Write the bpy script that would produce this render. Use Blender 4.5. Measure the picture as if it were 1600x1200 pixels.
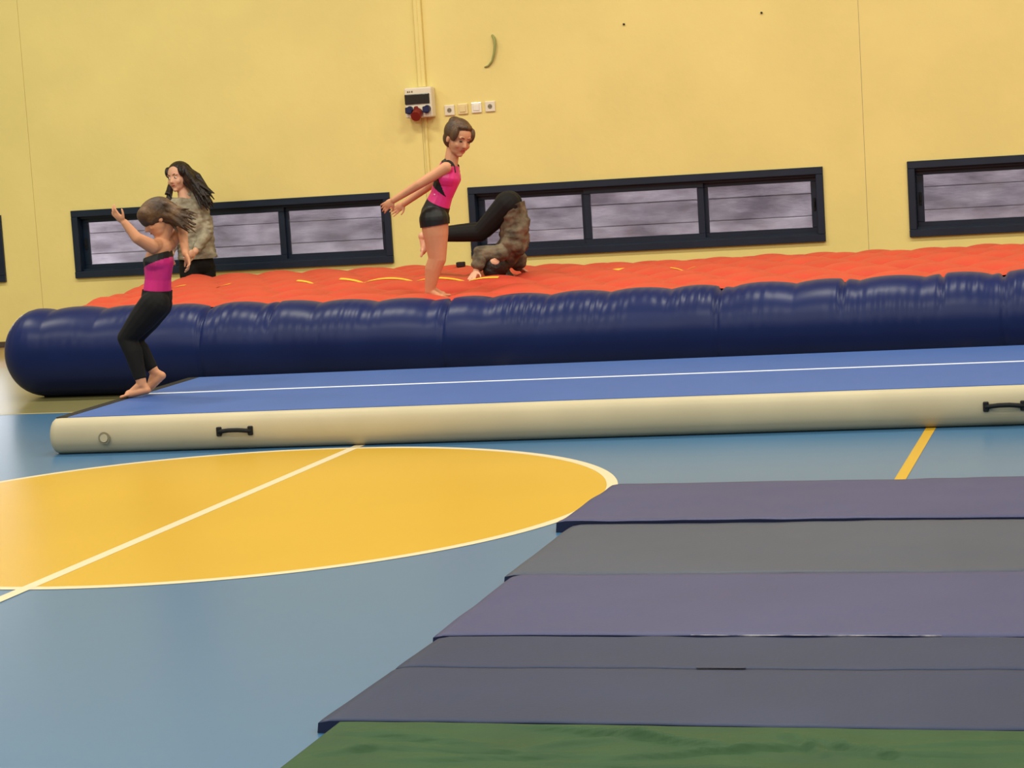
import bpy, bmesh, math, random
from mathutils import Vector, Matrix, noise
random.seed(4)
PI = math.pi
for o in list(bpy.data.objects): bpy.data.objects.remove(o)
scene = bpy.context.scene
COL = scene.collection

# ------------------------------------------------------------------ camera
F = 3316.0; YAW, PITCH, ROLL, CH = (math.radians(-16.1315), math.radians(6.014), math.radians(3.5736), 1.466)
fw = Vector((math.sin(YAW)*math.cos(PITCH), math.cos(YAW)*math.cos(PITCH), -math.sin(PITCH)))
rt0 = Vector((math.cos(YAW), -math.sin(YAW), 0)); dn0 = fw.cross(rt0)
RT = math.cos(ROLL)*rt0 + math.sin(ROLL)*dn0
DN = -math.sin(ROLL)*rt0 + math.cos(ROLL)*dn0
cam = bpy.data.cameras.new('camera'); camo = bpy.data.objects.new('camera', cam); COL.objects.link(camo)
m = Matrix((RT, -DN, -fw)).transposed().to_4x4(); m.translation = (0, 0, CH)
camo.matrix_world = m
cam.sensor_fit = 'HORIZONTAL'; cam.sensor_width = 36; cam.lens = F/1600*36; cam.clip_end = 200
scene.camera = camo
def at(u, v, Y):                      # world point at depth Y seen at (u, v)
    d = RT*((u-800)/F) + DN*((v-600)/F) + fw
    return Vector((0, 0, CH)) + d*(Y/d.y)

# ------------------------------------------------------------------ world, lights, exposure
w = bpy.data.worlds.new('world'); scene.world = w; w.use_nodes = True
bg = w.node_tree.nodes['Background']; bg.inputs[0].default_value = (0.86, 0.88, 1.0, 1); bg.inputs[1].default_value = 11.0
def area(x, y, z, sx, sy, power, col, rot=(0, 0, 0)):
    l = bpy.data.lights.new('gym_light', 'AREA'); l.shape = 'RECTANGLE'; l.size = sx; l.size_y = sy; l.energy = power; l.color = col
    o = bpy.data.objects.new('gym_light', l); o.location = (x, y, z); o.rotation_euler = rot; COL.objects.link(o)
for lx in (-11.5, -7, -2.5, 2, 6.5):
    for ly in (-3, 2.5, 8, 13.5):
        area(lx, ly, 6.75, 1.5, 0.5, 185, (1.0, 0.955, 0.81))
vs = scene.view_settings
scene.display_settings.display_device = 'sRGB'
vs.view_transform = 'Standard'; vs.look = 'None'; vs.gamma = 1.0; vs.exposure = -0.06; vs.use_curve_mapping = False

# ------------------------------------------------------------------ materials
def lin(c):
    return tuple(((v/255)/12.92 if v/255 <= .04045 else ((v/255+.055)/1.055)**2.4) for v in c) + (1,)
MATS = {}
def mat(name, rgb, rough=.6, spec=.5, var=0.0, vscale=4.0, bump=0.0, bscale=60.0, rgb2=None, coat=0.0, stretch=None):
    if name in MATS: return MATS[name]
    M = bpy.data.materials.new(name); M.use_nodes = True; MATS[name] = M
    nt = M.node_tree; b = nt.nodes['Principled BSDF']
    b.inputs['Base Color'].default_value = lin(rgb); b.inputs['Roughness'].default_value = rough
    b.inputs['Specular IOR Level'].default_value = spec; b.inputs['Coat Weight'].default_value = coat
    tc = nt.nodes.new('ShaderNodeTexCoord'); src = tc.outputs['Object']
    if stretch:
        mp = nt.nodes.new('ShaderNodeMapping'); mp.inputs['Scale'].default_value = stretch
        nt.links.new(src, mp.inputs[0]); src = mp.outputs[0]
    if var > 0 or rgb2:
        n = nt.nodes.new('ShaderNodeTexNoise'); n.inputs['Scale'].default_value = vscale; n.inputs['Detail'].default_value = 6
        nt.links.new(src, n.inputs['Vector'])
        r = nt.nodes.new('ShaderNodeValToRGB'); r.color_ramp.elements[0].position = .35; r.color_ramp.elements[1].position = .68
        c = lin(rgb); c2 = lin(rgb2) if rgb2 else tuple(max(0, v*(1-var)) for v in c[:3]) + (1,)
        r.color_ramp.elements[0].color = c2; r.color_ramp.elements[1].color = c
        nt.links.new(n.outputs[0], r.inputs[0]); nt.links.new(r.outputs[0], b.inputs['Base Color'])
    if bump > 0:
        n2 = nt.nodes.new('ShaderNodeTexNoise'); n2.inputs['Scale'].default_value = bscale; n2.inputs['Detail'].default_value = 4
        nt.links.new(src, n2.inputs['Vector'])
        bp = nt.nodes.new('ShaderNodeBump'); bp.inputs['Strength'].default_value = bump; bp.inputs['Distance'].default_value = .02
        nt.links.new(n2.outputs[0], bp.inputs['Height']); nt.links.new(bp.outputs[0], b.inputs['Normal'])
    return M
WALL = mat('yellow_plaster', (234, 216, 138), .75, .25, var=.07, vscale=1.3, bump=.12, bscale=14)
FLOOR = mat('court_blue', (58, 102, 140), .30, .5, var=.05, vscale=.8, bump=.015, bscale=9)
YPAINT = mat('court_yellow', (190, 150, 36), .34, .4, var=.04, vscale=.9, bump=.015, bscale=9)
WPAINT = mat('court_white', (205, 190, 158), .4, .4)
FRAME = mat('navy_metal', (16, 32, 52), .4, .5, var=.2, vscale=6)
SIDEW = mat('grey_plaster', (150, 146, 138), .8, .2)
BASE = mat('dark_skirting', (78, 66, 56), .6, .3)
CEIL = mat('ceiling_white', (205, 200, 188), .8, .2)
OUTS = mat('weathered_board', (198, 188, 190), .85, .2, rgb2=(128, 118, 122), vscale=2.2, bump=.3, bscale=20, stretch=(1, 1, 3))
BLUEV = mat('navy_vinyl', (20, 34, 84), .36, .2, var=.12, vscale=3, bump=.05, bscale=5)
REDV = mat('red_vinyl', (198, 68, 50), .5, .3, var=.12, vscale=3, bump=.05, bscale=8)
YVIN = mat('yellow_vinyl', (250, 190, 60), .5, .4)
ATOP = mat('airtrack_blue', (50, 88, 156), .55, .4, var=.06, vscale=4, bump=.05, bscale=120)
ASIDE = mat('airtrack_cream', (184, 172, 142), .5, .4, var=.08, vscale=3)
BLACK = mat('black_webbing', (18, 18, 20), .7, .3)
ALINE = mat('airtrack_white', (225, 230, 240), .5, .4)
GREYV = mat('valve_grey', (128, 120, 98), .5, .4)
MATB = mat('mat_blue', (56, 60, 100), .5, .33, var=.1, vscale=1.6, bump=.04, bscale=90)
MATG = mat('mat_greyblue', (62, 70, 88), .5, .28, var=.1, vscale=1.6, bump=.04, bscale=90)
MATN = mat('mat_slate', (36, 48, 78), .5, .22, var=.12, vscale=1.6, bump=.04, bscale=90)
MSIDE = mat('mat_side_navy', (24, 30, 62), .5, .4)
SCUFF = mat('mat_scuff', (176, 172, 180), .7, .3, rgb2=(70, 74, 104), vscale=22)
GREEN = mat('green_tarp', (38, 70, 38), .6, .2, var=.15, vscale=5, bump=.1, bscale=30)
WHITEP = mat('white_plastic', (226, 216, 192), .35, .5)
IVORY = mat('ivory_plastic', (228, 206, 150), .3, .5)
SMOKE = mat('smoked_plastic', (48, 42, 36), .2, .5)
BLUEP = mat('blue_plastic', (20, 22, 66), .4, .5)
REDP = mat('red_plastic', (124, 36, 26), .4, .5)
GREENC = mat('green_cable', (150, 154, 88), .6, .4)
DARK = mat('dark_rubber', (38, 24, 22), .7, .3)
SKIN = mat('skin_warm', (208, 146, 108), .55, .35, var=.08, vscale=9)
SKIN2 = mat('skin_pale', (214, 164, 134), .55, .35, var=.06, vscale=9)
PINK = mat('pink_lycra', (226, 50, 128), .38, .5, var=.1, vscale=10)
PINK2 = mat('magenta_lycra', (204, 34, 120), .4, .5, var=.12, vscale=10)
BLK = mat('black_lycra', (14, 12, 13), .5, .4)
BLKC = mat('black_cotton', (20, 18, 17), .8, .25)
HAIRB = mat('brown_hair', (98, 68, 40), .5, .4, rgb2=(54, 36, 22), vscale=14, stretch=(1, 1, .25), bump=.4, bscale=60)
HAIRL = mat('light_brown_hair', (98, 68, 38), .55, .4, rgb2=(48, 32, 20), vscale=9, bump=.4, bscale=50)
HAIRD = mat('dark_hair', (34, 20, 14), .45, .4, rgb2=(20, 12, 9), vscale=14, bump=.4, bscale=60)
HOOD = mat('grey_knit', (168, 160, 138), .85, .2, rgb2=(128, 120, 102), vscale=14, bump=.5, bscale=30)
CAMO = mat('mottled_grey_knit', (122, 108, 88), .85, .2, rgb2=(72, 64, 52), vscale=11, bump=.5, bscale=26)
SPARK = mat('sequin', (250, 190, 220), .1, 1.0)
EYEW = mat('eye_white', (225, 215, 205), .3, .5)
EYED = mat('eye_dark', (30, 20, 15), .3, .5)
LIP = mat('lips', (168, 72, 66), .5, .4)
BROW = mat('brow_brown', (60, 38, 26), .7, .3)
def glass():
    M = bpy.data.materials.new('dusty_glass'); M.use_nodes = True; nt = M.node_tree
    for n in list(nt.nodes): nt.nodes.remove(n)
    o = nt.nodes.new('ShaderNodeOutputMaterial'); t = nt.nodes.new('ShaderNodeBsdfTransparent'); g = nt.nodes.new('ShaderNodeBsdfGlossy')
    d = nt.nodes.new('ShaderNodeBsdfDiffuse'); d.inputs[0].default_value = lin((190, 184, 190)); g.inputs['Roughness'].default_value = .12
    f = nt.nodes.new('ShaderNodeFresnel'); a = nt.nodes.new('ShaderNodeMixShader'); b = nt.nodes.new('ShaderNodeMixShader')
    n = nt.nodes.new('ShaderNodeTexNoise'); n.inputs['Scale'].default_value = 5; n.inputs['Detail'].default_value = 8
    r = nt.nodes.new('ShaderNodeMapRange'); r.inputs[1].default_value = .4; r.inputs[2].default_value = .75; r.inputs[3].default_value = .0; r.inputs[4].default_value = .10
    tc = nt.nodes.new('ShaderNodeTexCoord'); L = nt.links.new
    L(tc.outputs['Object'], n.inputs['Vector']); L(n.outputs[0], r.inputs[0]); L(r.outputs[0], a.inputs[0])
    L(t.outputs[0], a.inputs[1]); L(d.outputs[0], a.inputs[2]); L(f.outputs[0], b.inputs[0]); L(a.outputs[0], b.inputs[1]); L(g.outputs[0], b.inputs[2]); L(b.outputs[0], o.inputs[0])
    return M
GLASS = glass()

# ------------------------------------------------------------------ helpers
def link(name, me, parent=None):
    o = bpy.data.objects.new(name, me); COL.objects.link(o)
    if parent: o.parent = parent
    return o
def obj(name, bm, material, parent=None, smooth=False, mats=None):
    me = bpy.data.meshes.new(name)
    bmesh.ops.recalc_face_normals(bm, faces=bm.faces[:])
    bm.to_mesh(me); bm.free()
    for mm in (mats or [material]): me.materials.append(mm)
    if smooth:
        for p in me.polygons: p.use_smooth = True
    return link(name, me, parent)
def tag(o, label=None, cat=None, group=None, kind=None):
    if label: o['label'] = label
    if cat: o['category'] = cat
    if group: o['group'] = group
    if kind: o['kind'] = kind
    return o
def empty(name, loc=(0, 0, 0)):
    o = bpy.data.objects.new(name, None); o.location = loc; COL.objects.link(o); return o
def keep(o, parent):                 # parent without moving
    o.parent = parent; o.matrix_parent_inverse = Matrix.Translation(parent.location).inverted(); return o
def box(bm, x0, x1, y0, y1, z0, z1, bev=0, seg=1):
    r = bmesh.ops.create_cube(bm, size=1)
    bmesh.ops.scale(bm, vec=(x1-x0, y1-y0, z1-z0), verts=r['verts'])
    bmesh.ops.translate(bm, vec=((x0+x1)/2, (y0+y1)/2, (z0+z1)/2), verts=r['verts'])
    if bev:
        es = list({e for v in r['verts'] for e in v.link_edges})
        bmesh.ops.bevel(bm, geom=es, offset=bev, segments=seg, affect='EDGES', profile=.5)
def boxo(name, x0, x1, y0, y1, z0, z1, material, parent=None, bev=0, seg=1):
    bm = bmesh.new(); box(bm, x0, x1, y0, y1, z0, z1, bev, seg); return obj(name, bm, material, parent)
def tube(bm, pts, r, n=10, flat=1.0):
    rings = []
    for i, p in enumerate(pts):
        p = Vector(p); a = Vector(pts[max(i-1, 0)]); b = Vector(pts[min(i+1, len(pts)-1)])
        t = (b-a).normalized(); u = t.cross(Vector((0, 1, 0)) if abs(t.y) < .9 else Vector((1, 0, 0))).normalized(); v = t.cross(u)
        rr = r[i] if isinstance(r, (list, tuple)) else r
        rings.append([bm.verts.new(p + rr*(math.cos(2*PI*k/n)*u*flat + math.sin(2*PI*k/n)*v)) for k in range(n)])
    for A, B in zip(rings, rings[1:]):
        for k in range(n): bm.faces.new((A[k], A[(k+1) % n], B[(k+1) % n], B[k]))
    bm.faces.new(rings[0][::-1]); bm.faces.new(rings[-1])
def cyl(bm, c, axis, r, h, n=24, r2=None):
    c = Vector(c); a = Vector(axis).normalized()
    tube(bm, [c-a*h/2, c+a*h/2], [r, r2 if r2 else r], n)

# ------------------------------------------------------------------ setting
X0, X1, Y0, YW, ZC = -14.0, 10.0, -14.0, 17.968, 7.0
fl = tag(boxo('floor', X0, X1, Y0, YW+.25, -.2, 0, FLOOR), kind='structure')
CX, CY, CR = -3.93, 8.717, 1.8
bm = bmesh.new()
N = 160
def ring(bm, r0, r1, z):
    a = [bm.verts.new((CX+r0*math.cos(2*PI*k/N), CY+r0*math.sin(2*PI*k/N), z)) for k in range(N)] if r0 else None
    b = [bm.verts.new((CX+r1*math.cos(2*PI*k/N), CY+r1*math.sin(2*PI*k/N), z)) for k in range(N)]
    if a:
        for k in range(N): bm.faces.new((a[k], a[(k+1) % N], b[(k+1) % N], b[k]))
    else: bm.faces.new(b)
ring(bm, 0, CR-.05, .0012); obj('centre_circle', bm, YPAINT, fl)
bm = bmesh.new(); ring(bm, CR-.05, CR, .0014); obj('circle_line', bm, WPAINT, fl)
def strip(name, x0, x1, y0, y1, z, material):
    bm = bmesh.new(); bm.faces.new([bm.verts.new(q) for q in ((x0, y0, z), (x1, y0, z), (x1, y1, z), (x0, y1, z))]); return obj(name, bm, material, fl)
strip('border_zone', X0+.01, X1-.01, 12.5, 15.85, .0008, mat('court_olive', (122, 116, 76), .3, .4, var=.06, vscale=.8))
strip('wall_zone', X0+.01, X1-.01, 15.85, YW-.015, .0008, mat('court_tan', (150, 122, 82), .35, .4, var=.06, vscale=.8))
strip('border_line', X0+.01, X1-.01, 12.48, 12.52, .0012, mat('court_pale', (170, 160, 118), .4, .4))
strip('halfway_line', CX-.028, CX+.028, Y0, 16.5, .0018, WPAINT)
strip('attack_line', CX+2.975, CX+3.025, 1, 16.5, .0016, YPAINT)
tag(boxo('ceiling', X0, X1, Y0, YW+.25, ZC, ZC+.15, CEIL), kind='structure')
tag(boxo('wall_left', X0-.25, X0, Y0, YW+.25, 0, ZC, SIDEW), kind='structure')
tag(boxo('wall_right', X1, X1+.25, Y0, YW+.25, 0, ZC, SIDEW), kind='structure')
tag(boxo('wall_front', X0, X1, Y0-.25, Y0, 0, ZC, SIDEW), kind='structure')
# back wall: plaster bays with a fine joint between them, each bay pierced by one low window
wb = empty('wall_back', (0, YW, 0)); tag(wb, kind='structure')
SE = [X0, -9.735, -5.875, -2.01, 1.85, 5.71, X1]
WIN = [(-13.23, -10.09), (-9.36, -6.22), (-5.49, -2.365), (-1.665, 1.46), (2.2, 5.33)]
WZ0, WZ1 = .62, 1.25
bm = bmesh.new(); box(bm, X0, X1, YW+.006, YW+.25, WZ1, ZC); box(bm, X0, X1, YW+.006, YW+.25, 0, WZ0)
xs = X0
for a, b in WIN: box(bm, xs, a, YW+.006, YW+.25, WZ0, WZ1); xs = b
box(bm, xs, X1, YW+.006, YW+.25, WZ0, WZ1)
keep(obj('wall_core', bm, mat('grey_render', (176, 172, 172), .85, .2)), wb)
for i in range(6):
    a, b = SE[i]+.0016, SE[i+1]-.0016
    bm = bmesh.new()
    ws = [q for q in WIN if q[0] > a-.1 and q[1] < b+.1]
    box(bm, a, b, YW, YW+.0065, WZ1, ZC); box(bm, a, b, YW, YW+.0065, 0, WZ0)
    xs = a
    for q in ws: box(bm, xs, q[0], YW, YW+.0065, WZ0, WZ1); xs = q[1]
    box(bm, xs, b, YW, YW+.0065, WZ0, WZ1)
    bmesh.ops.remove_doubles(bm, verts=bm.verts[:], dist=.0005)
    keep(obj('plaster_bay', bm, WALL), wb)
tag(boxo('baseboard_back', X0, X1, YW-.014, YW, 0, .055, BASE, bev=.004), kind='structure')
# windows
def window(n, a, b):
    root = empty('window_%d' % n, ((a+b)/2, YW, WZ0)); tag(root, kind='structure')
    def P(o): return keep(o, root)
    fw_ = .062
    bm = bmesh.new()
    box(bm, a, b, YW-.022, YW+.12, WZ1-fw_, WZ1, .004); box(bm, a, b, YW-.03, YW+.12, WZ0, WZ0+fw_, .004)
    box(bm, a, a+fw_, YW-.022, YW+.12, WZ0+fw_, WZ1-fw_, .004); box(bm, b-fw_, b, YW-.022, YW+.12, WZ0+fw_, WZ1-fw_, .004)
    box(bm, a+fw_, b-fw_, YW+.026, YW+.036, WZ0+fw_, WZ0+fw_+.02); box(bm, a+fw_, b-fw_, YW+.026, YW+.036, WZ1-fw_-.02, WZ1-fw_)
    P(obj('window_frame', bm, FRAME))
    ia, ib = a+fw_, b-fw_; L = (ib-ia)/3
    for k in range(3):
        x0, x1 = ia+L*k - (.03 if k == 1 else 0), ia+L*(k+1) + (.03 if k == 1 else 0)
        y = YW+.04 + (.0 if k == 1 else .036); s = .058; z0, z1 = WZ0+fw_, WZ1-fw_
        bm = bmesh.new()
        box(bm, x0, x1, y, y+.03, z0, z0+s, .003); box(bm, x0, x1, y, y+.03, z1-s, z1, .003)
        box(bm, x0, x0+s, y, y+.03, z0+s, z1-s, .003); box(bm, x1-s, x1, y, y+.03, z0+s, z1-s, .003)
        sash = P(obj('sash', bm, FRAME))
        q = boxo('pane', x0+s-.004, x1-s+.004, y+.012, y+.017, z0+s-.004, z1-s+.004, GLASS); q.parent = sash; q.matrix_parent_inverse = sash.matrix_world.inverted() if False else Matrix()
        if k != 1:
            hx = (x1-.03) if k == 2 else x0+.03; zc = (z0+z1)/2
            bm = bmesh.new(); box(bm, hx-.011, hx+.011, y-.012, y, zc-.055, zc+.055, .004); box(bm, hx-.006, hx+.006, y-.024, y-.012, zc-.02, zc+.03, .003)
            q = obj('latch', bm, BLACK); q.parent = sash
for i, (a, b) in enumerate(WIN): window(i+1, a, b)
# weathered board fence of the light well outside the glass
wo = empty('wall_outside', (0, YW+1.0, 0)); tag(wo, kind='structure')
keep(boxo('backing', -10.0, 7.0, YW+1.0, YW+1.15, -.4, 2.3, OUTS), wo)
zz = -.1; k = 0
while zz < 2.2:
    h = random.choice((.17, .2, .23))
    for (a, b) in ((-9.98, -6.1), (-6.09, -2.3), (-2.29, 1.7), (1.71, 6.9)):
        d = random.uniform(0, .018)
        keep(boxo('board', a, b, YW+.955+d, YW+.999, zz, zz+h-.006, OUTS, bev=.003), wo)
    zz += h
tag(boxo('ground_outside', -40, 40, YW+.26, YW+30, -.45, -.4, mat('outside_paving', (150, 148, 145), .9, .2, var=.2)), kind='structure')

# ------------------------------------------------------------------ wall fittings
yb = YW
def plate(u_x, z, wx=.092, glossy=False, hole=True, lab=''):
    e = empty('socket_plate', (u_x, yb, z)); tag(e, lab, 'socket', 'wall sockets')
    keep(boxo('faceplate', u_x-wx/2, u_x+wx/2, yb-.016, yb, z-.046, z+.046, mat('gloss_white', (238, 232, 214), .12, .6) if glossy else (WHITEP if hole else IVORY), bev=.006, seg=2), e)
    bm = bmesh.new()
    if hole:
        tube(bm, [(u_x, yb-.019, z), (u_x, yb-.0155, z)], .02, 20)
        keep(obj('socket_well', bm, GREYV), e)
        for dx in (-.008, .008):
            bm = bmesh.new(); cyl(bm, (u_x+dx, yb-.0195, z), (0, 1, 0), .003, .003, 8); keep(obj('contact_hole', bm, BLACK), e)
    else:
        box(bm, u_x-.028, u_x+.028, yb-.022, yb-.0155, z-.028, z+.028, .004); keep(obj('rocker', bm, IVORY if not glossy else MATS['gloss_white']), e)
plate(-5.608, 1.934, lab='square white wall socket nearest the white power box')
plate(-5.486, 1.937, hole=False, lab='plain ivory switch plate, second from the power box')
plate(-5.360, 1.941, glossy=True, hole=False, lab='glossy white switch plate with a bright glint, third from the power box')
plate(-5.235, 1.943, lab='square ivory wall socket farthest from the power box')
pb = empty('power_box', (-5.885, yb, 1.87)); tag(pb, 'white power box with smoked window, two blue sockets and one red socket', 'power box')
bx0, bx1, bz0, bz1 = -5.985, -5.735, 1.885, 2.15
keep(boxo('housing', bx0, bx1, yb-.11, yb, bz0, bz1, WHITEP, bev=.014, seg=3), pb)
keep(boxo('breaker_window', bx0+.004, bx1-.018, yb-.122, yb-.109, bz0+.12, bz0+.208, SMOKE, bev=.006, seg=2), pb)
for xx in (bx0+.045, bx1-.045):
    bm = bmesh.new(); cyl(bm, (xx, yb-.128, bz0+.068), (0, -1, -.25), .034, .045, 20, .030); s = keep(obj('blue_socket', bm, BLUEP), pb)
    bm = bmesh.new(); box(bm, xx-.03, xx+.03, yb-.16, yb-.15, bz0+.04, bz0+.095, .006); q = obj('lid', bm, BLUEP); q.parent = s
bm = bmesh.new(); cyl(bm, (bx0+.118, yb-.15, bz0+.028), (0, -1, -.5), .046, .08, 24, .044); s = keep(obj('red_socket', bm, REDP), pb)
bm = bmesh.new(); cyl(bm, (bx0+.112, yb-.135, bz0+.072), (0, -.4, 1), .03, .05, 16, .018); q = obj('hinge', bm, REDP); q.parent = s
for k, w_ in enumerate((.014, .010, .014)):      # small dark marks of the unreadable print on the box
    x_ = bx0+.028+k*.019
    keep(boxo('printed_mark', x_, x_+w_, yb-.1112, yb-.1098, bz0+.222, bz0+.236, mat('print_brown', (120, 104, 72), .7, .3)), pb)
t = tag(boxo('cable_trunking', -5.878, -5.808, yb-.03, yb, 2.152, ZC, WALL, bev=.004), 'yellow painted cable trunking running up the wall above the power box', 'trunking')
bm = bmesh.new(); box(bm, -5.845, -5.841, yb-.033, yb-.029, 2.153, ZC-.01)
keep_t = obj('lid_seam', bm, WALL, t)
tag(boxo('cable_conduit', -5.85, -5.825, yb-.018, yb, .07, 1.884, WALL, bev=.005, seg=2), 'thin yellow painted conduit running down the wall below the power box', 'conduit')
bm = bmesh.new()
hp = [at(769, 55, YW-.004), at(772, 60, YW-.02), at(773.5, 70, YW-.022), at(772, 84, YW-.02), at(769, 95, YW-.016), at(763, 103, YW-.012), at(757, 105, YW-.006)]
tube(bm, hp, [.010, .013, .012, .011, .010, .008, .005], 8)
tag(obj('cable_end', bm, GREENC, smooth=True), 'green curved cable stub sticking out of the bare yellow wall', 'cable')
for (u, v, l) in ((975, 38, 'small dark screw in the yellow wall, nearer the green cable stub'), (1190, 20, 'small dark screw in the yellow wall, high above the middle window')):
    c = at(u, v, YW); bm = bmesh.new(); cyl(bm, (c.x, YW-.006, c.z), (0, 1, 0), .009, .014, 10); tag(obj('wall_screw', bm, DARK), l, 'screw', 'wall screws')

# ------------------------------------------------------------------ long inflatable: navy side tubes and red quilted top
IX0, IX1 = -7.62, 4.2
def interp(x, pts):
    if x <= pts[0][0]: return pts[0][1]
    for (a, va), (b, vb) in zip(pts, pts[1:]):
        if x <= b:
            t = (x-a)/(b-a); t = t*t*(3-2*t); return va+(vb-va)*t
    return pts[-1][1]
def tubeY(x): return 13.40 + .02*(-.5-x)
def tubeD(x): return interp(x, [(-7.4, .63), (-6.0, .612), (-4.3, .585), (-2.4, .592), (-.5, .604), (3, .61)])
SEAMS = [-6.02, -4.28, -2.45, -.68, 1.1, 2.9]
HALF = [-5.52, -1.66, -1.05]
def backY(x): return 16.62 + .05*(-.5-x)
def leftX(y): return -7.40 - .16*(y-13.6)
SC = .405
def scallop(x): return abs(math.sin(PI*(x+6.02)/SC))
def redZ(x, y):
    yf = tubeY(x)
    t = (y-yf)/(backY(x)-yf)
    base = interp(x, [(-7.4, .60), (-6, .60), (-4.3, .565), (-2.4, .578), (-.5, .585)]) + .045*math.sin(PI*min(max(t, 0), 1))*.8
    base += interp(x, [(-8, .035), (-5.5, .03), (-3, .008), (0, .0)])*t
    row = (y-yf)/.43
    ph = x + 6.02 + (SC/2 if int(math.floor(row)) % 2 else 0)
    q = (abs(math.sin(PI*ph/SC))**.6)*(abs(math.sin(PI*row))**.6)
    n = noise.noise(Vector((x*1.7, y*1.7, 3)))*.012
    d1 = math.exp(-(((x+4.62)/.24)**2+((y-14.12)/.19)**2))*.085
    d2 = math.exp(-(((x+4.3)/.30)**2+((y-15.25)/.22)**2))*.02
    return base + .046*q - .022 + n - d1 - d2
inf = empty('inflatable_mat', (-2, 15, 0)); tag(inf, 'long inflatable tumbling mat with navy side tube and red quilted top', 'inflatable')
def side_tube(name, ycen, zoff=0):
    bm = bmesh.new(); rings = []; nx = 900; nr = 48
    for i in range(nx+1):
        x = IX0 + (IX1-IX0)*i/nx
        if i < 40: x = IX0 + .34*(1-math.cos(PI/2*i/40))
        else: x = IX0+.34 + (IX1-IX0-.34)*(i-40)/(nx-40)
        R = tubeD(x)/2
        e = max(0, (IX0+.34-x)/.34); capf = (1-e**2.6)**.5 if e < 1 else 0
        er = max(0, (x-IX1+.3)/.3); capf *= (1-min(er, 1)**2.3)**.5
        capf = max(capf, .02)
        seam = sum(math.exp(-((x-s)/.016)**2) for s in SEAMS); seamw = sum(math.exp(-((x-s)/.10)**2) for s in SEAMS)
        half = sum(math.exp(-((x-s)/.014)**2) for s in HALF)
        rr = []
        for k in range(nr):
            a = 2*PI*k/nr
            up = max(0, math.sin(a)); front = max(0, -math.cos(a))
            wr = (math.sin(x*96 + 2.6*math.sin(x*5) + a*1.6)+.6*math.sin(x*57 - a*1.1))*max(0, .15+noise.noise(Vector((x*2.3, a*.8, 7))))
            r = R*(1 - .11*seam*(.4+.6*up) - .03*seamw) - .032*half*max(0, math.sin(a+.3))**.7
            r += .024*(scallop(x)**.7-.8)*up**2.5 + .0075*wr*min(1, 2.2*up*front) * (.35+.65*interp(abs(x+7), [(0, 0), (.8, 1)]))
            rr.append(bm.verts.new((x, ycen(x) + r*capf*math.cos(a), max(.001, R + r*capf*math.sin(a)*1.0))))
        rings.append(rr)
    for A, B in zip(rings, rings[1:]):
        for k in range(nr): bm.faces.new((A[k], A[(k+1) % nr], B[(k+1) % nr], B[k]))
    bm.faces.new(rings[0]); bm.faces.new(rings[-1])
    return keep(obj(name, bm, BLUEV, smooth=True), inf)
side_tube('side_tube', tubeY)
bm = bmesh.new(); rows = []
nx, ny = 440, 150
for i in range(nx+1):
    s = i/nx; r = []
    for j in range(ny+1):
        t = j/ny
        te = t if t < .9 else .9 + .1*math.sin((t-.9)/.1*PI/2)
        x0_ = tubeY(-5); 
        x = leftX(13.6 + 3.2*te) + (IX1-.25-leftX(13.6+3.2*te))*(s if s > .04 else .04*(1-math.cos(s/.04*PI/2)))
        yf = tubeY(x)+.02; y = yf + (backY(x)-yf)*te
        z = redZ(x, y)
        db = (backY(x)-y)/.22; dl = (x-leftX(y))/.30; dr = (IX1-.25-x)/.2
        f = 1
        for d in (db, dl, dr):
            if d < 1: f *= math.sqrt(max(0, 1-(1-max(d, 0))**2.2))
        r.append(bm.verts.new((x, y, max(.002, z*f))))
    rows.append(r)
for A, B in zip(rows, rows[1:]):
    for j in range(ny): bm.faces.new((A[j], A[j+1], B[j+1], B[j]))
keep(obj('quilted_top', bm, REDV, smooth=True), inf)
def stripe(xa, xb, yfun, wd=.045):
    bm = bmesh.new(); prev = None; n = int((xb-xa)/.02)
    for i in range(n+1):
        x = xa+(xb-xa)*i/n
        cur = [bm.verts.new((x, yfun(x)+wd*q, redZ(x, yfun(x)+wd*q)+.003)) for q in (-.5, -.25, 0, .25, .5)]
        if prev:
            for k in range(4): bm.faces.new((prev[k], prev[k+1], cur[k+1], cur[k]))
        prev = cur
    keep(obj('yellow_stripe', bm, YVIN, smooth=True), inf)
for xa_, xb_ in ((-7.05, -6.88), (-6.62, -6.5), (-5.95, -5.78), (-5.6, -4.35)): stripe(xa_, xb_, lambda x: 14.86+.04*(-4.3-x))
stripe(-3.68, -3.34, lambda x: 15.62, .04)
stripe(-3.08, -2.9, lambda x: 14.9, .03)
c = at(720, 414, 16.55)
bm = bmesh.new(); box(bm, c.x-.033, c.x+.033, 16.52, 16.58, redZ(c.x, 16.55)+.006, redZ(c.x, 16.55)+.048, .008, 2)
tag(obj('rubber_block', bm, DARK), 'tiny dark block on the far edge of the red inflatable, behind the person in pink', 'block')

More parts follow.
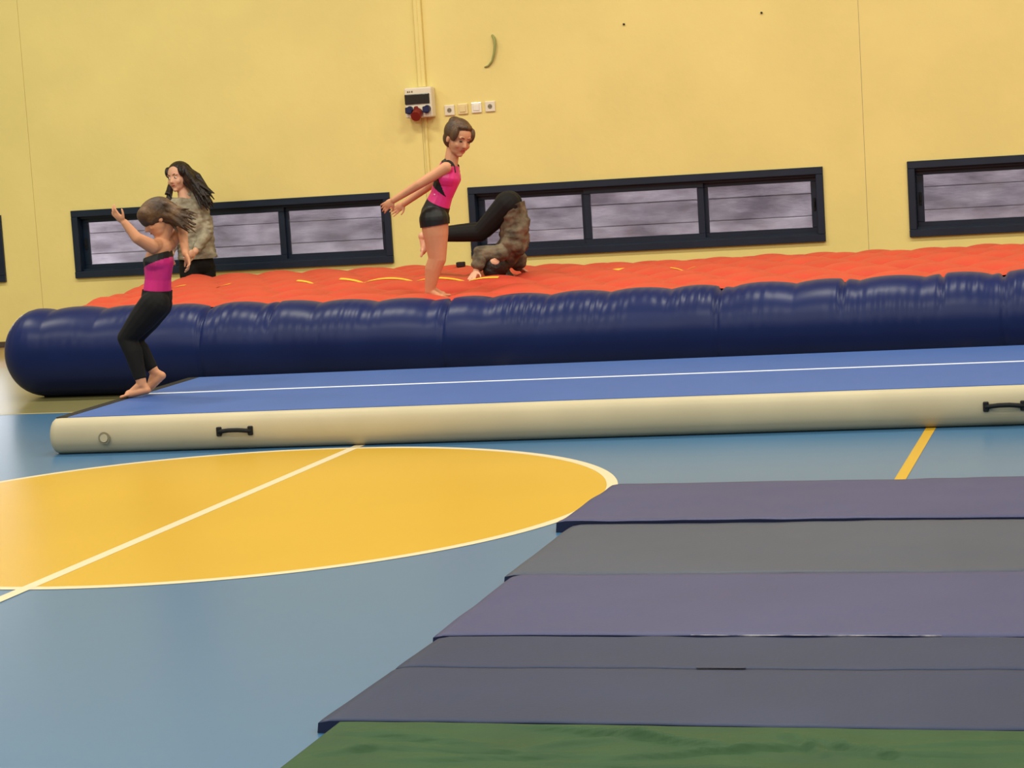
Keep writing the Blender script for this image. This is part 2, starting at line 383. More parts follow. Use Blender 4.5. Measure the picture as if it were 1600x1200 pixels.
# ------------------------------------------------------------------ air track
AT = empty('air_track', (-5.72, 10.475, 0)); AT.rotation_euler = (0, 0, math.radians(2.4))
tag(AT, 'long low blue air track with cream sides and a white lengthwise line', 'air track')
AL, AW, AH = 7.9, 2.1, .2
def rrect(ins, n=8, rc=.05, ix=None):
    ix = ins if ix is None else ix           # rounded outline of the plan, inset
    pts = []
    for (cx, cy, a0) in ((AL-ix-rc, AW-ins-rc, 0), (ix+rc, AW-ins-rc, 90), (ix+rc, ins+rc, 180), (AL-ix-rc, ins+rc, 270)):
        for k in range(n+1):
            a = math.radians(a0+90*k/n); pts.append((cx+rc*math.cos(a), cy+rc*math.sin(a)))
    return pts
bm = bmesh.new(); rings = []
for k in range(15):
    a = PI*(-.5 + k/14); ins = .08*(1-max(0, math.cos(a))**.8); z = AH/2*(1+math.sin(a))
    rings.append([bm.verts.new((x, y, max(.002, z))) for x, y in rrect(ins, rc=.05, ix=.03*ins/.08)])
n = len(rings[0])
for A, B in zip(rings, rings[1:]):
    for k in range(n): bm.faces.new((A[k], A[(k+1) % n], B[(k+1) % n], B[k]))
bm.faces.new(rings[0][::-1]); bm.faces.new(rings[-1])
obj('side_wall', bm, ASIDE, AT, smooth=True)
boxo('deck', .10, AL-.10, .075, AW-.075, AH-.004, AH+.004, ATOP, AT, bev=.002)
boxo('end_band', .028, .099, .075, AW-.075, AH-.004, AH+.0045, BLACK, AT, bev=.002)
boxo('end_band', AL-.099, AL-.028, .075, AW-.075, AH-.004, AH+.0045, BLACK, AT, bev=.002)
boxo('white_line', .10, AL-.10, 1.11, 1.15, AH+.003, AH+.0055, ALINE, AT)
def handle(x, y=-.004, sgn=-1):
    bm = bmesh.new()
    tube(bm, [(x-.09, y, .104), (x-.065, y+sgn*.012, .108), (x-.025, y+sgn*.024, .113), (x+.025, y+sgn*.024, .113), (x+.065, y+sgn*.012, .108), (x+.09, y, .104)], .012, 8)
    h = obj('handle', bm, BLACK, AT)
    for dx in (-.09, .09):
        bm = bmesh.new(); box(bm, x+dx-.014, x+dx+.014, y-.008, y+.012, .08, .13, .004); q = obj('handle_patch', bm, BLACK, h)
for x in (1.105, 5.16): handle(x)
bm = bmesh.new(); cyl(bm, (.345, -.003, .09), (0, 1, 0), .034, .016, 24, .03); v = obj('valve', bm, GREYV, AT)
bm = bmesh.new(); cyl(bm, (.345, -.013, .09), (0, 1, 0), .022, .008, 20); obj('valve_cap', bm, ASIDE, v)

# ------------------------------------------------------------------ gym mats
def gym_mat(xa, xb, ya, yb_, h, top, label, skew=0.0, crease=None, seed=0, lift=0.0, gap=None):
    root = empty('gym_mat', (xa, ya, 0)); tag(root, label, 'mat', 'blue gym mats on the floor')
    def slab(y0, y1, nm):
        bm = bmesh.new(); nx, ny = 64, 20; rws = []; re = .012
        prof = [(0, .003), (0, h-re), (re*.3, h-re*.3), (re, h)]
        def pos(i, j):
            s, t = i/nx, j/ny
            return s, t
        # top
        for i in range(nx+1):
            r = []
            for j in range(ny+1):
                x = xa + (xb-xa)*i/nx; y = y0 + (y1-y0)*j/ny
                xx = x + skew*(1-(y-ya)/(yb_-ya))*(1-i/nx)
                ex = min(i, nx-i)/nx*(xb-xa); ey = min(j, ny-j)/ny*(y1-y0)
                z = h + .004*noise.noise(Vector((x*1.5+seed, y*3, seed))) + .0025*noise.noise(Vector((x*7+seed, y*5, seed)))
                z -= .002*math.exp(-(ey/.012)**2) + .006*math.exp(-(ex/.02)**2)
                z += lift*math.exp(-((y-y0)/.06)**2)*math.exp(-((x-xa)/.9)**2)
                r.append(bm.verts.new((xx, y, z)))
            rws.append(r)
        for A, B in zip(rws, rws[1:]):
            for j in range(ny): bm.faces.new((A[j], A[j+1], B[j+1], B[j]))
        cnt = len(bm.faces)
        loop = [rws[i][0] for i in range(nx+1)] + [rws[nx][j] for j in range(1, ny+1)] + [rws[i][ny] for i in range(nx-1, -1, -1)] + [rws[0][j] for j in range(ny-1, 0, -1)]
        cx, cy = (xa+xb)/2, (y0+y1)/2
        low = []; 
        for v in loop:
            ox = -.004 if v.co.x < xa+.2 and v in rws[0] else (.004 if v in rws[nx] else 0)
            low.append(bm.verts.new((v.co.x+ox, v.co.y, .001)))
        for k in range(len(loop)):
            f = bm.faces.new((loop[k], loop[(k+1) % len(loop)], low[(k+1) % len(loop)], low[k])); f.material_index = 1
        f = bm.faces.new(low); f.material_index = 1
        for f in bm.faces: f.smooth = f.material_index == 0
        o = obj(nm, bm, top, mats=[top, MSIDE]); return keep(o, root)
    if crease:
        slab(ya, crease-.001, 'panel'); slab(crease+.001, yb_, 'panel')
    else: slab(ya, yb_, 'cover')
    return root
gym_mat(-2.145, .0, 7.955, 8.885, .042, MATB, 'purple-blue gym mat farthest away, its corner overlapping the yellow circle', skew=-.01, seed=1, lift=.004)
gym_mat(-2.085, .03, 6.966, 7.942, .036, MATG, 'grey-blue gym mat, second from the yellow circle', seed=2)
m3_ = gym_mat(-2.052, .05, 6.052, 6.963, .038, MATB, 'violet-blue gym mat, third from the yellow circle', seed=3)
m4_ = gym_mat(-2.03, .07, 5.09, 6.047, .0365, MATN, 'slate-blue folding gym mat lying next to the green mat', skew=-.03, crease=5.665, seed=4)
bm = bmesh.new(); box(bm, -1.25, -.52, 6.0525, 6.058, .0335, .0385)
keep(obj('worn_edge', bm, SCUFF), m3_)
bm = bmesh.new(); box(bm, -1.16, -1.02, 5.659, 5.671, .0375, .0395, .001)
keep(obj('open_seam', bm, MSIDE), m4_)
# green mat with a loose wrinkled cover
gm = empty('green_mat', (-1.99, 3.9, 0)); tag(gm, 'green mat with a loose wrinkled cover in the foreground', 'mat')
bm = bmesh.new(); nx, ny = 220, 130; rws = []
GX0, GX1, GY0, GY1 = -1.997, .12, 3.7, 5.087
def wr(x, y):
    z = 0
    for (cx, cy, ang, ln, wd, am) in ((-1.75, 4.93, -.1, .22, .016, .009), (-1.62, 4.83, .05, .3, .018, .008), (-1.2, 4.98, -.28, .3, .022, .012), (-.93, 4.87, .24, .26, .02, .011), (-1.45, 4.78, .15, .25, .02, .008), (-.62, 4.9, -.5, .16, .02, .009), (-.5, 4.86, .05, .2, .014, .007), (-.75, 4.93, -.9, .12, .025, .009), (-1.0, 4.72, -.1, .35, .02, .008), (-.35, 4.95, .1, .2, .015, .006), (-1.35, 4.9, .4, .2, .03, .006), (-1.86, 4.8, .5, .12, .02, .006)):
        dx, dy = x-cx, y-cy; u = dx*math.cos(ang)+dy*math.sin(ang); v = -dx*math.sin(ang)+dy*math.cos(ang)+.12*u*u
        wd *= .62; z += .8*am*math.exp(-(u/ln)**2-(v/wd)**2) - am*.4*math.exp(-(u/ln)**2-((v+wd*1.5)/wd)**2)
    return z + .006*noise.noise(Vector((x*3, y*7, 1))) + .003*noise.noise(Vector((x*9, y*16, 4)))
for i in range(nx+1):
    r = []
    for j in range(ny+1):
        x = GX0+(GX1-GX0)*i/nx; y = GY0+(GY1-GY0)*j/ny
        e = min(x-GX0, GX1-x, GY1-y, y-GY0); z = .037 + 1.7*wr(x, y)*min(1, e/.05) - .004*math.exp(-(e/.008)**2)
        r.append(bm.verts.new((x, y, z)))
    rws.append(r)
for A, B in zip(rws, rws[1:]):
    for j in range(ny): bm.faces.new((A[j], A[j+1], B[j+1], B[j]))
loop = [rws[i][0] for i in range(nx+1)] + [rws[nx][j] for j in range(1, ny+1)] + [rws[i][ny] for i in range(nx-1, -1, -1)] + [rws[0][j] for j in range(ny-1, 0, -1)]
low = [bm.verts.new((v.co.x, v.co.y, .001)) for v in loop]
for k in range(len(loop)): bm.faces.new((loop[k], loop[(k+1) % len(loop)], low[(k+1) % len(loop)], low[k]))
bm.faces.new(low)
keep(obj('cover', bm, GREEN, smooth=True), gm)

# ------------------------------------------------------------------ people
def ell(bm, c, rad, X=(1, 0, 0), Z=(0, 0, 1), n=20):
    X = Vector(X).normalized(); Z = Vector(Z); Z = (Z-X*Z.dot(X)).normalized(); Yv = Z.cross(X)
    M = Matrix((X, Yv, Z)).transposed().to_4x4(); M.translation = Vector(c)
    bmesh.ops.create_uvsphere(bm, u_segments=n, v_segments=n//2+2, radius=1, matrix=M @ Matrix.Diagonal((rad[0], rad[1], rad[2], 1)))
def cap(bm, a, ra, b, rb, n=14, flat=1.0, fdir=None, ends=True):
    a = Vector(a); b = Vector(b); t = (b-a).normalized()
    u = (Vector(fdir) - t*Vector(fdir).dot(t)).normalized() if fdir is not None else t.orthogonal().normalized()
    v = t.cross(u); R_ = []
    prof = [(a - t*ra*math.cos(q), ra*math.sin(q)) for q in (.25, .6, 1.0, 1.35)] if ends else [(a, ra)]
    prof += [(a+(b-a)*k/6, ra+(rb-ra)*k/6) for k in range(1 if not ends else 0, 7)]
    if ends: prof += [(b + t*rb*math.cos(q), rb*math.sin(q)) for q in (1.35, 1.0, .6, .25)]
    for c, r in prof: R_.append([bm.verts.new(c + r*(math.cos(2*PI*k/n)*u*flat + math.sin(2*PI*k/n)*v)) for k in range(n)])
    for A, B in zip(R_, R_[1:]):
        for k in range(n): bm.faces.new((A[k], A[(k+1) % n], B[(k+1) % n], B[k]))
    bm.faces.new(R_[0][::-1]); bm.faces.new(R_[-1])
def chain(bm, pts, **k):
    for (a, ra), (b, rb) in zip(pts, pts[1:]): cap(bm, a, ra, b, rb, **k)
def fuse(name, bm, material, parent, vox=.005, it=5, fac=.5, mats=None, cut=(), paint=None, crumple=0):
    me = bpy.data.meshes.new('raw'); bmesh.ops.recalc_face_normals(bm, faces=bm.faces[:]); bm.to_mesh(me); bm.free()
    o = bpy.data.objects.new('raw', me); COL.objects.link(o)
    r = o.modifiers.new('r', 'REMESH'); r.mode = 'VOXEL'; r.voxel_size = vox; r.use_smooth_shade = True
    if it: s = o.modifiers.new('s', 'SMOOTH'); s.factor = fac; s.iterations = it
    bpy.context.view_layer.update()
    m2 = bpy.data.meshes.new_from_object(o.evaluated_get(bpy.context.evaluated_depsgraph_get()))
    bpy.data.objects.remove(o); bpy.data.meshes.remove(me)
    b2 = bmesh.new(); b2.from_mesh(m2)
    if crumple:
        b2.normal_update()
        mv = [(v, v.normal*crumple*(noise.noise(v.co*9)+.6*noise.noise(Vector((v.co.x*14, v.co.y*14, v.co.z*32))))) for v in b2.verts]
        for v, d in mv: v.co += d
    for co, no in cut:                                    # removes what lies on the side the normal points to
        bmesh.ops.bisect_plane(b2, geom=b2.verts[:]+b2.edges[:]+b2.faces[:], plane_co=co, plane_no=no, clear_outer=True)
    for f in b2.faces:
        f.smooth = True
        f.material_index = paint(f.calc_center_median()) if paint else 0
    m2.materials.clear(); m2.name = name
    for mm in (mats or [material]): m2.materials.append(mm)
    b2.to_mesh(m2); b2.free()
    q = link(name, m2); return keep(q, parent)
def hand(bm, wrist, d, nrm, s=1.0, curl=.35, thumb=1):
    """palm, four unequal bent fingers and a thumb; d = towards the fingertips, nrm = out of the palm"""
    w_ = Vector(wrist); d = Vector(d).normalized(); nrm = Vector(nrm); nrm = (nrm-d*nrm.dot(d)).normalized(); sd = d.cross(nrm)*thumb
    cap(bm, w_, .019*s, w_+d*.03*s, .022*s, flat=.7, fdir=nrm)
    ell(bm, w_+d*.045*s, (.045*s, .036*s, .016*s), d, nrm)
    for k, ln in enumerate((.060, .068, .063, .048)):
        o = (1.5-k)*.0185*s; b0 = w_ + d*.078*s + sd*o; dd = (d + sd*(1.5-k)*.10).normalized()
        p1 = b0 + (dd*math.cos(curl)+nrm*math.sin(curl))*ln*.5*s
        p2 = p1 + (dd*math.cos(curl*2.2)+nrm*math.sin(curl*2.2))*ln*.5*s
        cap(bm, b0-dd*.02*s, .0085*s, p1, .0078*s, n=10); cap(bm, p1, .0078*s, p2, .0066*s, n=10)
    b0 = w_ + d*.025*s + sd*.026*s; p1 = b0 + (d*.6+sd*.75+nrm*.35).normalized()*.034*s; p2 = p1 + (d*.85+sd*.35+nrm*.4).normalized()*.028*s
    cap(bm, b0, .012*s, p1, .009*s, n=10); cap(bm, p1, .009*s, p2, .0075*s, n=10)
def foot(bm, ankle, toe, up=(0, 0, 1), s=1.0, L=.17):
    a = Vector(ankle); t = Vector(toe).normalized(); up = Vector(up); up = (up-t*up.dot(t)).normalized(); sd = t.cross(up)
    base = a - up*.045*s
    cap(bm, a, .028*s, base - t*.022*s, .026*s); cap(bm, base-t*.022*s, .025*s, base+t*(L*.55)*s - up*.004, .026*s, flat=1.25, fdir=sd)
    cap(bm, a, .028*s, base+t*(L*.5)*s, .02*s)
    for k in range(5):
        o = (k-2)*.0145*s; q = base + t*(L*.56)*s + sd*o - up*.006*s
        cap(bm, q, .0095*s, q + t*(L*(.26-.035*k))*s - up*.006*s, (.011 if k == 0 else .0078)*s, n=10)
class Head:
    def __init__(s, c, fwd, up, k): 
        s.c = Vector(c); s.f = Vector(fwd).normalized(); u = Vector(up); s.u = (u-s.f*u.dot(s.f)).normalized(); s.l = s.u.cross(s.f); s.k = k
    def p(s, f, l, u): return s.c + (s.f*f + s.l*l + s.u*u)*s.k
    def E(s, bm, f, l, u, rf, rl, ru, n=20): ell(bm, s.p(f, l, u), (rf*s.k, rl*s.k, ru*s.k), s.f, s.u, n)
    def build(s, bm):        # unit: head height 1
        s.E(bm, -.05, 0, .12, .43, .36, .38, 28); s.E(bm, .08, 0, -.12, .32, .30, .32, 24)
        s.E(bm, .12, 0, -.30, .22, .235, .18); s.E(bm, .26, 0, -.42, .09, .10, .07)
        for q in (-1, 1):
            s.E(bm, .27, .16*q, -.14, .09, .11, .10); s.E(bm, -.02, .345*q, -.06, .075, .035, .11)
            s.E(bm, .335, .13*q, .10, .05, .10, .035)
            cap(bm, s.p(.395, .045*q, -.15), .03*s.k, s.p(.37, .05*q, -.165), .03*s.k, n=8)
        cap(bm, s.p(.36, 0, .02), .028*s.k, s.p(.43, 0, -.135), .048*s.k, n=10)
        cap(bm, s.p(.33, -.07, -.265), .035*s.k, s.p(.33, .07, -.265), .035*s.k, n=8)
    def face(s, parent, closed=False, smile=0.0):
        for q in (-1, 1):
            bm = bmesh.new(); s.E(bm, .345, .135*q, .0, .035, .058, .018 if closed else .032, 12)
            e = keep(obj('eye', bm, EYED if closed else EYEW, smooth=True), parent)
            if not closed:
                bm = bmesh.new(); s.E(bm, .368, .135*q, .0, .02, .026, .028, 10); i_ = obj('iris', bm, EYED, smooth=True); keep(i_, parent)
            bm = bmesh.new(); tube(bm, [s.p(.375, .06*q, .095), s.p(.385, .14*q, .125), s.p(.33, .22*q, .10)], [.011*s.k, .012*s.k, .006*s.k], 8); keep(obj('eyebrow', bm, BROW, smooth=True), parent)
        bm = bmesh.new()
        tube(bm, [s.p(.325, -.10, -.26+smile), s.p(.362, -.05, -.262), s.p(.368, 0, -.265), s.p(.362, .05, -.262), s.p(.325, .10, -.26+smile)], [.008*s.k, .018*s.k, .021*s.k, .018*s.k, .008*s.k], 8)
        keep(obj('mouth', bm, LIP, smooth=True), parent)

def V(*a): return Vector(a)
# --- girl in pink leotard, standing on the red top, arms swung back, seen from her right side
YA = 14.1
zA = redZ(-4.64, YA)
pA = empty('person', (-4.64, YA, zA)); tag(pA, 'person in pink and black leotard standing on red inflatable with arms swung back', 'person')
def A_(u, v, dy=0.0): return at(u, v, YA+dy)
hip = A_(679, 334); waist = A_(690, 305); chest = A_(700, 277); shN = A_(697, 262, -.105); shF = A_(706, 262, .105); nb = A_(707, 252)
knN = A_(683, 404, -.055); anN = A_(671, 452, -.06); hpN = A_(678, 343, -.058); hpF = A_(680, 342, .055); knF = A_(684, 404, .06); anF = A_(673, 452, .07)
# plant the ankles at real height above the surface
anN.z = redZ(anN.x, anN.y)+.09; anF.z = redZ(anF.x, anF.y)+.09
elN = A_(655, 288, -.16); wrN = A_(615, 313, -.15); elF = A_(668, 292, .17); wrF = A_(632, 318, .16)
HA = Head(A_(716, 216), (.74, -.60, -.36), (.30, -.05, 1), .236)
side = V(0, 1, 0)
def torsoA(bm, g=0.0):
    cap(bm, hip, .083+g, waist, .068+g, flat=1.22, fdir=side); cap(bm, waist, .068+g, chest, .080+g, flat=1.2, fdir=side)
    cap(bm, chest, .080+g, A_(702, 262), .060+g, flat=1.45, fdir=side)
    cap(bm, shN+V(0, .015, 0), .036+g, shF-V(0, .015, 0), .036+g)
bm = bmesh.new(); torsoA(bm); HA.build(bm)
cap(bm, A_(704, 258), .050, HA.p(-.12, 0, -.3), .046)
chain(bm, [(shN, .041), (elN, .032), (wrN, .022)]); chain(bm, [(shF, .041), (elF, .032), (wrF, .022)])
hand(bm, wrN, wrN-elN + V(0, 0, -.02), V(.2, .9, .1), .86, .25, 1); hand(bm, wrF, wrF-elF, V(.2, -.9, .1), .86, .25, -1)
for h_, k_, a_ in ((hpN, knN, anN), (hpF, knF, anF)):
    md = h_.lerp(k_, .35); cf = k_.lerp(a_, .32) + V(-.012, 0, 0)
    chain(bm, [(h_, .094), (md, .087), (k_, .06), (cf, .058), (a_, .033)]); ell(bm, k_+V(.018, 0, -.005), (.04, .045, .05))
    foot(bm, a_, V(1, -.15, 0), s=.95)
bA = fuse('body', bm, SKIN, pA, .0045, 5)
HA.face(pA, closed=True)
bm = bmesh.new(); torsoA(bm, .010)
for s_, sg in ((shN, 1), (shF, -1)): cap(bm, s_+V(-.012, .035*sg, .012), .030, chest+V(.0, -.06*sg, .03), .05)
def inpoly(x, z, P):
    r = False
    for (x1, z1), (x2, z2) in zip(P, P[1:]+P[:1]):
        if (z1 > z) != (z2 > z) and x < (x2-x1)*(z-z1)/(z2-z1)+x1: r = not r
    return r
WEDGE = [(q.x, q.z) for q in (A_(670, 281), A_(678, 272), A_(692, 276), A_(702, 308))]
STRAP = [(q.x, q.z) for q in (A_(684, 244), A_(690, 234), A_(702, 234), A_(717, 255), A_(708, 266))]
def pinkpaint(c):                      # black shoulder straps and a black wedge on each side
    if inpoly(c.x, c.z, STRAP): return 1
    return 1 if abs(c.y-YA) > .03 and inpoly(c.x, c.z, WEDGE) else 0
armax = (elN-shN).normalized(); armaxF = (elF-shF).normalized()
fuse('leotard', bm, PINK, pA, .0045, 5, mats=[PINK, BLK], paint=pinkpaint, cut=[(A_(706, 253), V(.75, 0, 1)), (shN+V(0, -.03, 0), V(0, -1, 0)), (shF+V(0, .03, 0), V(0, 1, 0)), (A_(684, 324), V(-.25, 0, -1))])
bm = bmesh.new(); cap(bm, hip, .095, waist, .079, flat=1.22, fdir=side)
for h_, k_ in ((hpN, knN), (hpF, knF)): cap(bm, h_, .103, h_.lerp(k_, .4), .097)
fuse('shorts', bm, BLK, pA, .005, 4, cut=[(A_(686, 318), V(.55, 0, 1)), (A_(678, 353), V(.1, 0, -1))])
bm = bmesh.new(); HA.E(bm, -.10, 0, .16, .44, .40, .41, 28); HA.E(bm, -.16, 0, -.06, .33, .37, .33, 24); HA.E(bm, .03, 0, .38, .30, .32, .13, 20)
for q in (-1, 1): HA.E(bm, .17, .31*q, .16, .15, .09, .22); 
HA.E(bm, .02, .36, -.06, .10, .06, .3)
HA.E(bm, -.26, -.05, .42, .21, .21, .15); HA.E(bm, -.10, 0, .30, .38, .36, .28, 24)
hA = fuse('hair', bm, HAIRB, pA, .005, 3)
for sg in (-1, 1):
    path = [A_(686, 264, .070*sg), A_(689, 256, .070*sg), A_(695, 250, .070*sg), A_(702, 249, .068*sg), A_(709, 253, .066*sg), A_(713, 260, .064*sg), A_(716, 269, .060*sg)]
    path = [bA.closest_point_on_mesh(q)[1] for q in path]          # the strap lies on the shoulder
    fine = [path[k].lerp(path[k+1], t_/4) for k in range(6) for t_ in range(4)] + [path[-1]]
    bm = bmesh.new(); tube(bm, [bA.closest_point_on_mesh(q)[1] for q in fine], .013, 10)
    keep(obj('strap', bm, BLK, smooth=True), pA)
bm = bmesh.new(); ell(bm, A_(679, 304, -.1), (.006, .004, .006), n=8); keep(obj('sequin', bm, SPARK), pA)

# --- girl in magenta leotard running to the left on the air track
YB = 11.5
pB = empty('person', (at(212, 625, YB).x, YB, .2)); tag(pB, 'person in magenta top and black leggings running on the air track', 'person')
def B_(u, v, dy=0.0): return at(u, v, YB+dy)
hip = B_(245, 466); waist = B_(247, 436); chest = B_(248, 408); nb = B_(247, 372)
shN = B_(238, 385, -.105); shF = B_(266, 380, .09)
elN = B_(214, 372, -.20); wrN = B_(195, 348, -.22); elF = B_(284, 356, .12); wrF = B_(290, 396, .02)
hpN = B_(242, 475, -.06); hpF = B_(246, 475, .06); knN = B_(198, 528, -.05); anN = B_(222, 601, -.06); knF = B_(205, 532, .06); anF = B_(242, 582, .08)
HB = Head(B_(246, 342), (-.72, -.50, -.42), (-.40, -.05, 1), .212)
def torsoB(bm, g=0.0):
    cap(bm, hip, .078+g, waist, .070+g, flat=1.2, fdir=side); cap(bm, waist, .070+g, chest, .080+g, flat=1.2, fdir=side)
    cap(bm, chest, .080+g, B_(250, 388), .062+g, flat=1.4, fdir=side)
bm = bmesh.new(); torsoB(bm); HB.build(bm); cap(bm, shN, .040, shF, .040); cap(bm, shN.lerp(shF, .5)+V(0, 0, -.015), .06, shF, .04)
cap(bm, B_(250, 384), .045, HB.p(-.12, 0, -.3), .042)
chain(bm, [(shN, .043), (elN, .033), (wrN, .022)]); chain(bm, [(shF, .043), (elF, .033), (wrF, .022)])
hand(bm, wrN, V(-.55, -.1, .55), V(.3, .8, .5), .86, .3, -1); hand(bm, wrF, V(.35, -.2, -.8), V(-.6, -.5, -.2), .86, .5, 1)
for h_, k_, a_ in ((hpN, knN, anN), (hpF, knF, anF)):
    chain(bm, [(h_, .078), (h_.lerp(k_, .4), .07), (k_, .05), (k_.lerp(a_, .3)+V(.012, 0, 0), .05), (a_, .029)])
anN.z = .284
foot(bm, anN, V(-.95, -.25, -.12), s=.95)
foot(bm, anF, V(-.80, -.2, -.62), up=(-.55, 0, .8), s=.95)
fuse('body', bm, SKIN, pB, .0045, 5)
HB.face(pB)
bm = bmesh.new(); torsoB(bm, .006)
def magpaint(c):
    n_ = V(-.34, 0, 1).normalized(); return 1 if (c-B_(250, 408)).dot(n_) > -.004 else 0
fuse('leotard', bm, PINK2, pB, .0045, 5, mats=[PINK2, BLK], paint=magpaint, cut=[(B_(250, 397), V(-.25, 0, 1)), (B_(246, 458), V(0, 0, -1))])
bm = bmesh.new(); cap(bm, hip, .090, waist, .082, flat=1.2, fdir=side)
for h_, k_, a_ in ((hpN, knN, anN), (hpF, knF, anF)):
    chain(bm, [(h_, .09), (h_.lerp(k_, .4), .082), (k_, .056), (k_.lerp(a_, .3)+V(.012, 0, 0), .056)]); cap(bm, k_.lerp(a_, .3)+V(.012, 0, 0), .056, k_.lerp(a_, .9), .037, ends=False)
fuse('leggings', bm, BLKC, pB, .005, 5, cut=[(B_(247, 453), V(.12, 0, 1))])
bm = bmesh.new(); HB.E(bm, -.06, 0, .17, .53, .46, .42, 28); HB.E(bm, .25, .1, .24, .24, .34, .24); HB.E(bm, -.22, 0, -.02, .34, .38, .30); HB.E(bm, .16, 0, .34, .26, .34, .16)
HB.E(bm, .22, .28, .1, .14, .10, .22); HB.E(bm, .22, -.28, .1, .14, .10, .22)
for k in range(46):                    # locks flying back over the shoulder
    a = HB.p(-.25+random.uniform(-.1, .25), random.uniform(-.3, .3), random.uniform(.0, .42))
    e = B_(random.uniform(276, 309), random.uniform(326, 364), random.uniform(-.1, .12)); mid = a.lerp(e, .5) + V(0, random.uniform(-.02, .02), random.uniform(-.005, .03))
    cap(bm, a, .022, mid, .017, n=8); cap(bm, mid, .017, e, .004, n=8)
fuse('hair', bm, HAIRL, pB, .005, 2)

# --- coach standing behind the inflatable
YC = 17.28
pC = empty('person', (at(312, 420, YC).x, YC, 0)); tag(pC, 'person in a grey hooded top standing by the wall behind the red inflatable', 'person')
def C_(u, v, dy=0.0): return at(u, v, YC+dy)
hip = C_(307, 412); waist = C_(306, 378); chest = C_(300, 340); nb = C_(288, 303)
shN = C_(272, 322, -.08); shF = C_(315, 317, .06); HC = Head(C_(279, 277), (-.24, -.95, -.03), (-.08, 0, 1), .255)
ax = V(.97, .25, 0)
elL = C_(322, 362, -.02); wrL = C_(305, 393, -.22); elR = C_(262, 362, -.14); wrR = C_(268, 396, -.24)
hpN = C_(299, 420, -.04); hpF = C_(318, 420, .05)
knN = V(hpN.x-.01, hpN.y-.02, .46); knF = V(hpF.x+.02, hpF.y, .46); anN = V(hpN.x-.02, hpN.y+.02, .096); anF = V(hpF.x+.03, hpF.y+.05, .096)
bm = bmesh.new(); HC.build(bm); cap(bm, nb, .055, HC.p(-.1, 0, -.3), .052)
cap(bm, hip, .12, waist, .105, flat=1.2, fdir=ax); cap(bm, waist, .105, chest, .115, flat=1.25, fdir=ax); cap(bm, shN, .055, shF, .055); cap(bm, chest, .11, nb, .06)
for s_, e_, w_ in ((shF, elL, wrL), (shN, elR, wrR)): chain(bm, [(s_, .052), (e_, .042), (w_, .028)])
hand(bm, wrL, V(-.3, -.8, -.3), V(-.8, .3, 0), 1.0, .6, 1); hand(bm, wrR, V(.1, -.7, -.6), V(.8, .2, 0), 1.0, .6, -1)
for h_, k_, a_ in ((hpN, knN, anN), (hpF, knF, anF)):
    chain(bm, [(h_, .10), (k_, .065), (k_.lerp(a_, .3), .06), (a_, .038)]); foot(bm, a_, V(-.3, -1, 0), s=1.3)
fuse('body', bm, SKIN2, pC, .0055, 5); HC.face(pC, smile=.03)
bm = bmesh.new(); cap(bm, C_(309, 402), .150, waist, .135, flat=1.15, fdir=ax); cap(bm, waist, .135, chest, .138, flat=1.2, fdir=ax); cap(bm, chest, .13, nb+V(.02, .03, -.05), .085); cap(bm, shN, .072, shF, .074)
for s_, e_, w_ in ((shF, elL, wrL), (shN, elR, wrR)): chain(bm, [(s_, .075), (e_, .066), (e_.lerp(w_, .82), .05)])
ell(bm, nb+V(.06, .06, -.02), (.11, .08, .075))
for k in range(9):                     # soft folds in the sleeves and body
    t = random.random(); c = elL.lerp(shF, t)+V(.01, -.05, 0); cap(bm, c+V(-.05, 0, .012), .012, c+V(.05, 0, -.012), .012, n=8)
for k in range(8):
    c = waist.lerp(chest, random.uniform(-.5, .9))+V(.03, -.125, 0); cap(bm, c+V(-.10, 0, .02), .012, c+V(.09, .03, -.02), .012, n=8)
fuse('hooded_top', bm, HOOD, pC, .006, 4, crumple=.018, cut=[(C_(309, 404), V(0, 0, -1))])
bm = bmesh.new(); cap(bm, hip+V(0, 0, .05), .125, hip, .13, flat=1.2, fdir=ax)
for h_, k_, a_ in ((hpN, knN, anN), (hpF, knF, anF)): chain(bm, [(h_, .11), (k_, .08)]); cap(bm, k_, .08, a_+V(0, 0, .03), .07)
fuse('trousers', bm, BLKC, pC, .007, 4)
bm = bmesh.new(); HC.E(bm, -.10, 0, .16, .43, .41, .40, 28); HC.E(bm, -.2, 0, -.1, .3, .38, .38)
for q in (-1, 1): HC.E(bm, .14, .30*q, .20, .16, .09, .20)
for k in range(44):                    # long locks to the viewer's right, a shorter one on the other side
    a = HC.p(random.uniform(-.3, .05), .28+random.uniform(-.12, .08), random.uniform(-.2, .35)); e = C_(random.uniform(312, 335), random.uniform(296, 330), random.uniform(-.16, .02)); mid = a.lerp(e, .5)+V(.012, -.03, .035)
    cap(bm, a, .026, mid, .024, n=8); cap(bm, mid, .024, e, .006, n=8)
for k in range(14):
    a = HC.p(random.uniform(-.15, .05), -.33, random.uniform(-.25, .1)); e = C_(random.uniform(258, 268), random.uniform(300, 318), -.12)
    cap(bm, a, .022, e, .008, n=8)
fuse('hair', bm, HAIRD, pC, .006, 2)

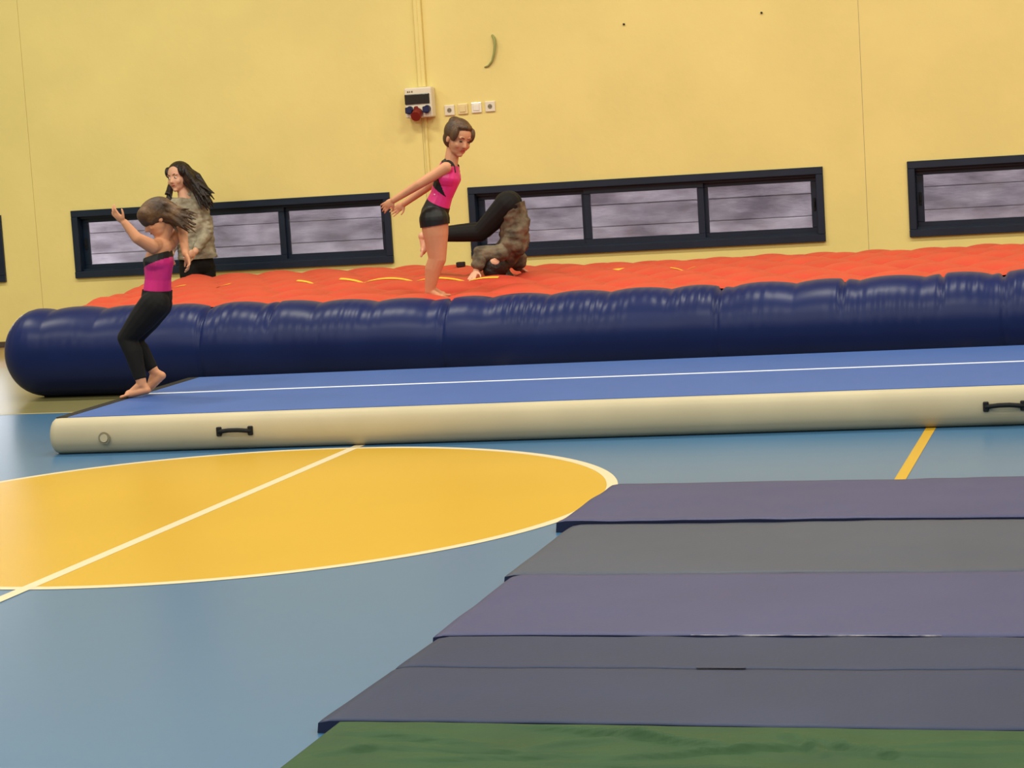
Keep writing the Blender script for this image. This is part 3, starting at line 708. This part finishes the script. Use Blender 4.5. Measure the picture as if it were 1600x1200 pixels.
# --- child tucked upside down in a roll at the far side of the red top
YD = 15.3
def D_(u, v, dy=0.0): return at(u, v, YD+dy)
pD = empty('person', (D_(775, 432).x, YD, redZ(D_(775, 432).x, YD))); tag(pD, 'person in grey mottled top upside down in a forward roll, legs folding over', 'person')
hip = D_(797, 322); mid1 = D_(806, 350); mid2 = D_(804, 378); shC = D_(787, 402); shN = D_(780, 396, -.12); shF = D_(796, 402, .12)
HD = Head(D_(774, 416, -.12), (.45, .2, .75), (-.55, .05, -1), .175)
hpN = D_(793, 320, -.06); hpF = D_(796, 318, .06); knN = D_(750, 364, -.06); knF = D_(757, 359, .08); anN = D_(660, 369, -.03); anF = D_(674, 365, .10)
elN = D_(752, 396, -.12); wrN = D_(744, 424, -.20); elF = D_(812, 406, .2); wrF = D_(806, 417, .2)
zs = redZ(wrN.x, wrN.y)
bm = bmesh.new(); HD.build(bm); cap(bm, shC, .05, HD.c, .045)
def torsoD(bm, g):
    cap(bm, hip, .095+g, mid1, .085+g, flat=1.2, fdir=side); cap(bm, mid1, .085+g, mid2, .086+g, flat=1.25, fdir=side); cap(bm, mid2, .086+g, shC, .07+g, flat=1.35, fdir=side); cap(bm, shN, .05+g, shF, .05+g)
torsoD(bm, 0)
for s_, e_, w_ in ((shN, elN, wrN), (shF, elF, wrF)): chain(bm, [(s_, .045), (e_, .036), (w_, .024)])
hand(bm, V(wrN.x, wrN.y, max(wrN.z, zs+.02)), V(-.1, -.75, -.35), V(0, -.3, -1), .9, .15, 1); hand(bm, wrF, V(.3, .5, -.25), V(0, -.2, -1), .9, .2, -1)
for h_, k_, a_ in ((hpN, knN, anN), (hpF, knF, anF)): chain(bm, [(h_, .085), (k_, .055), (k_.lerp(a_, .35), .053), (a_, .032)])
foot(bm, anN, V(-.42, -.1, -.9), up=(-.9, 0, .4), s=1.0); foot(bm, anF, V(-.5, -.05, -.86), up=(-.86, 0, .5), s=1.0)
fuse('body', bm, SKIN2, pD, .005, 5); HD.face(pD, closed=True)
bm = bmesh.new(); torsoD(bm, .022); ell(bm, D_(815, 345), (.05, .10, .09)); ell(bm, D_(809, 385, -.03), (.07, .11, .07))
for s_, e_, w_ in ((shN, elN, wrN), (shF, elF, wrF)): chain(bm, [(s_, .068), (e_, .062), (e_.lerp(w_, .72), .046)])
fuse('sweatshirt', bm, CAMO, pD, .006, 3, crumple=.02, cut=[(D_(800, 327), V(-.62, 0, 1))])
bm = bmesh.new(); ell(bm, D_(794, 318), (.105, .12, .095))
for h_, k_, a_ in ((hpN, knN, anN), (hpF, knF, anF)): chain(bm, [(h_, .098), (k_, .066), (k_.lerp(a_, .35), .06)]); cap(bm, k_.lerp(a_, .35), .06, k_.lerp(a_, .92), .045, ends=False)
fuse('leggings', bm, BLKC, pD, .006, 4)
bm = bmesh.new(); HD.E(bm, -.02, 0, .12, .58, .52, .5, 24); HD.E(bm, -.25, 0, -.05, .36, .42, .36); HD.E(bm, -.02, 0, -.16, .40, .40, .30)
for k in range(16):
    a = HD.p(random.uniform(-.3, .3), random.uniform(-.3, .3), .3); e = D_(random.uniform(756, 806), 424, random.uniform(-.14, .1)); e.z = redZ(e.x, e.y)+.016
    cap(bm, a, .036, e, .022, n=8)
fuse('hair', bm, HAIRD, pD, .006, 2)
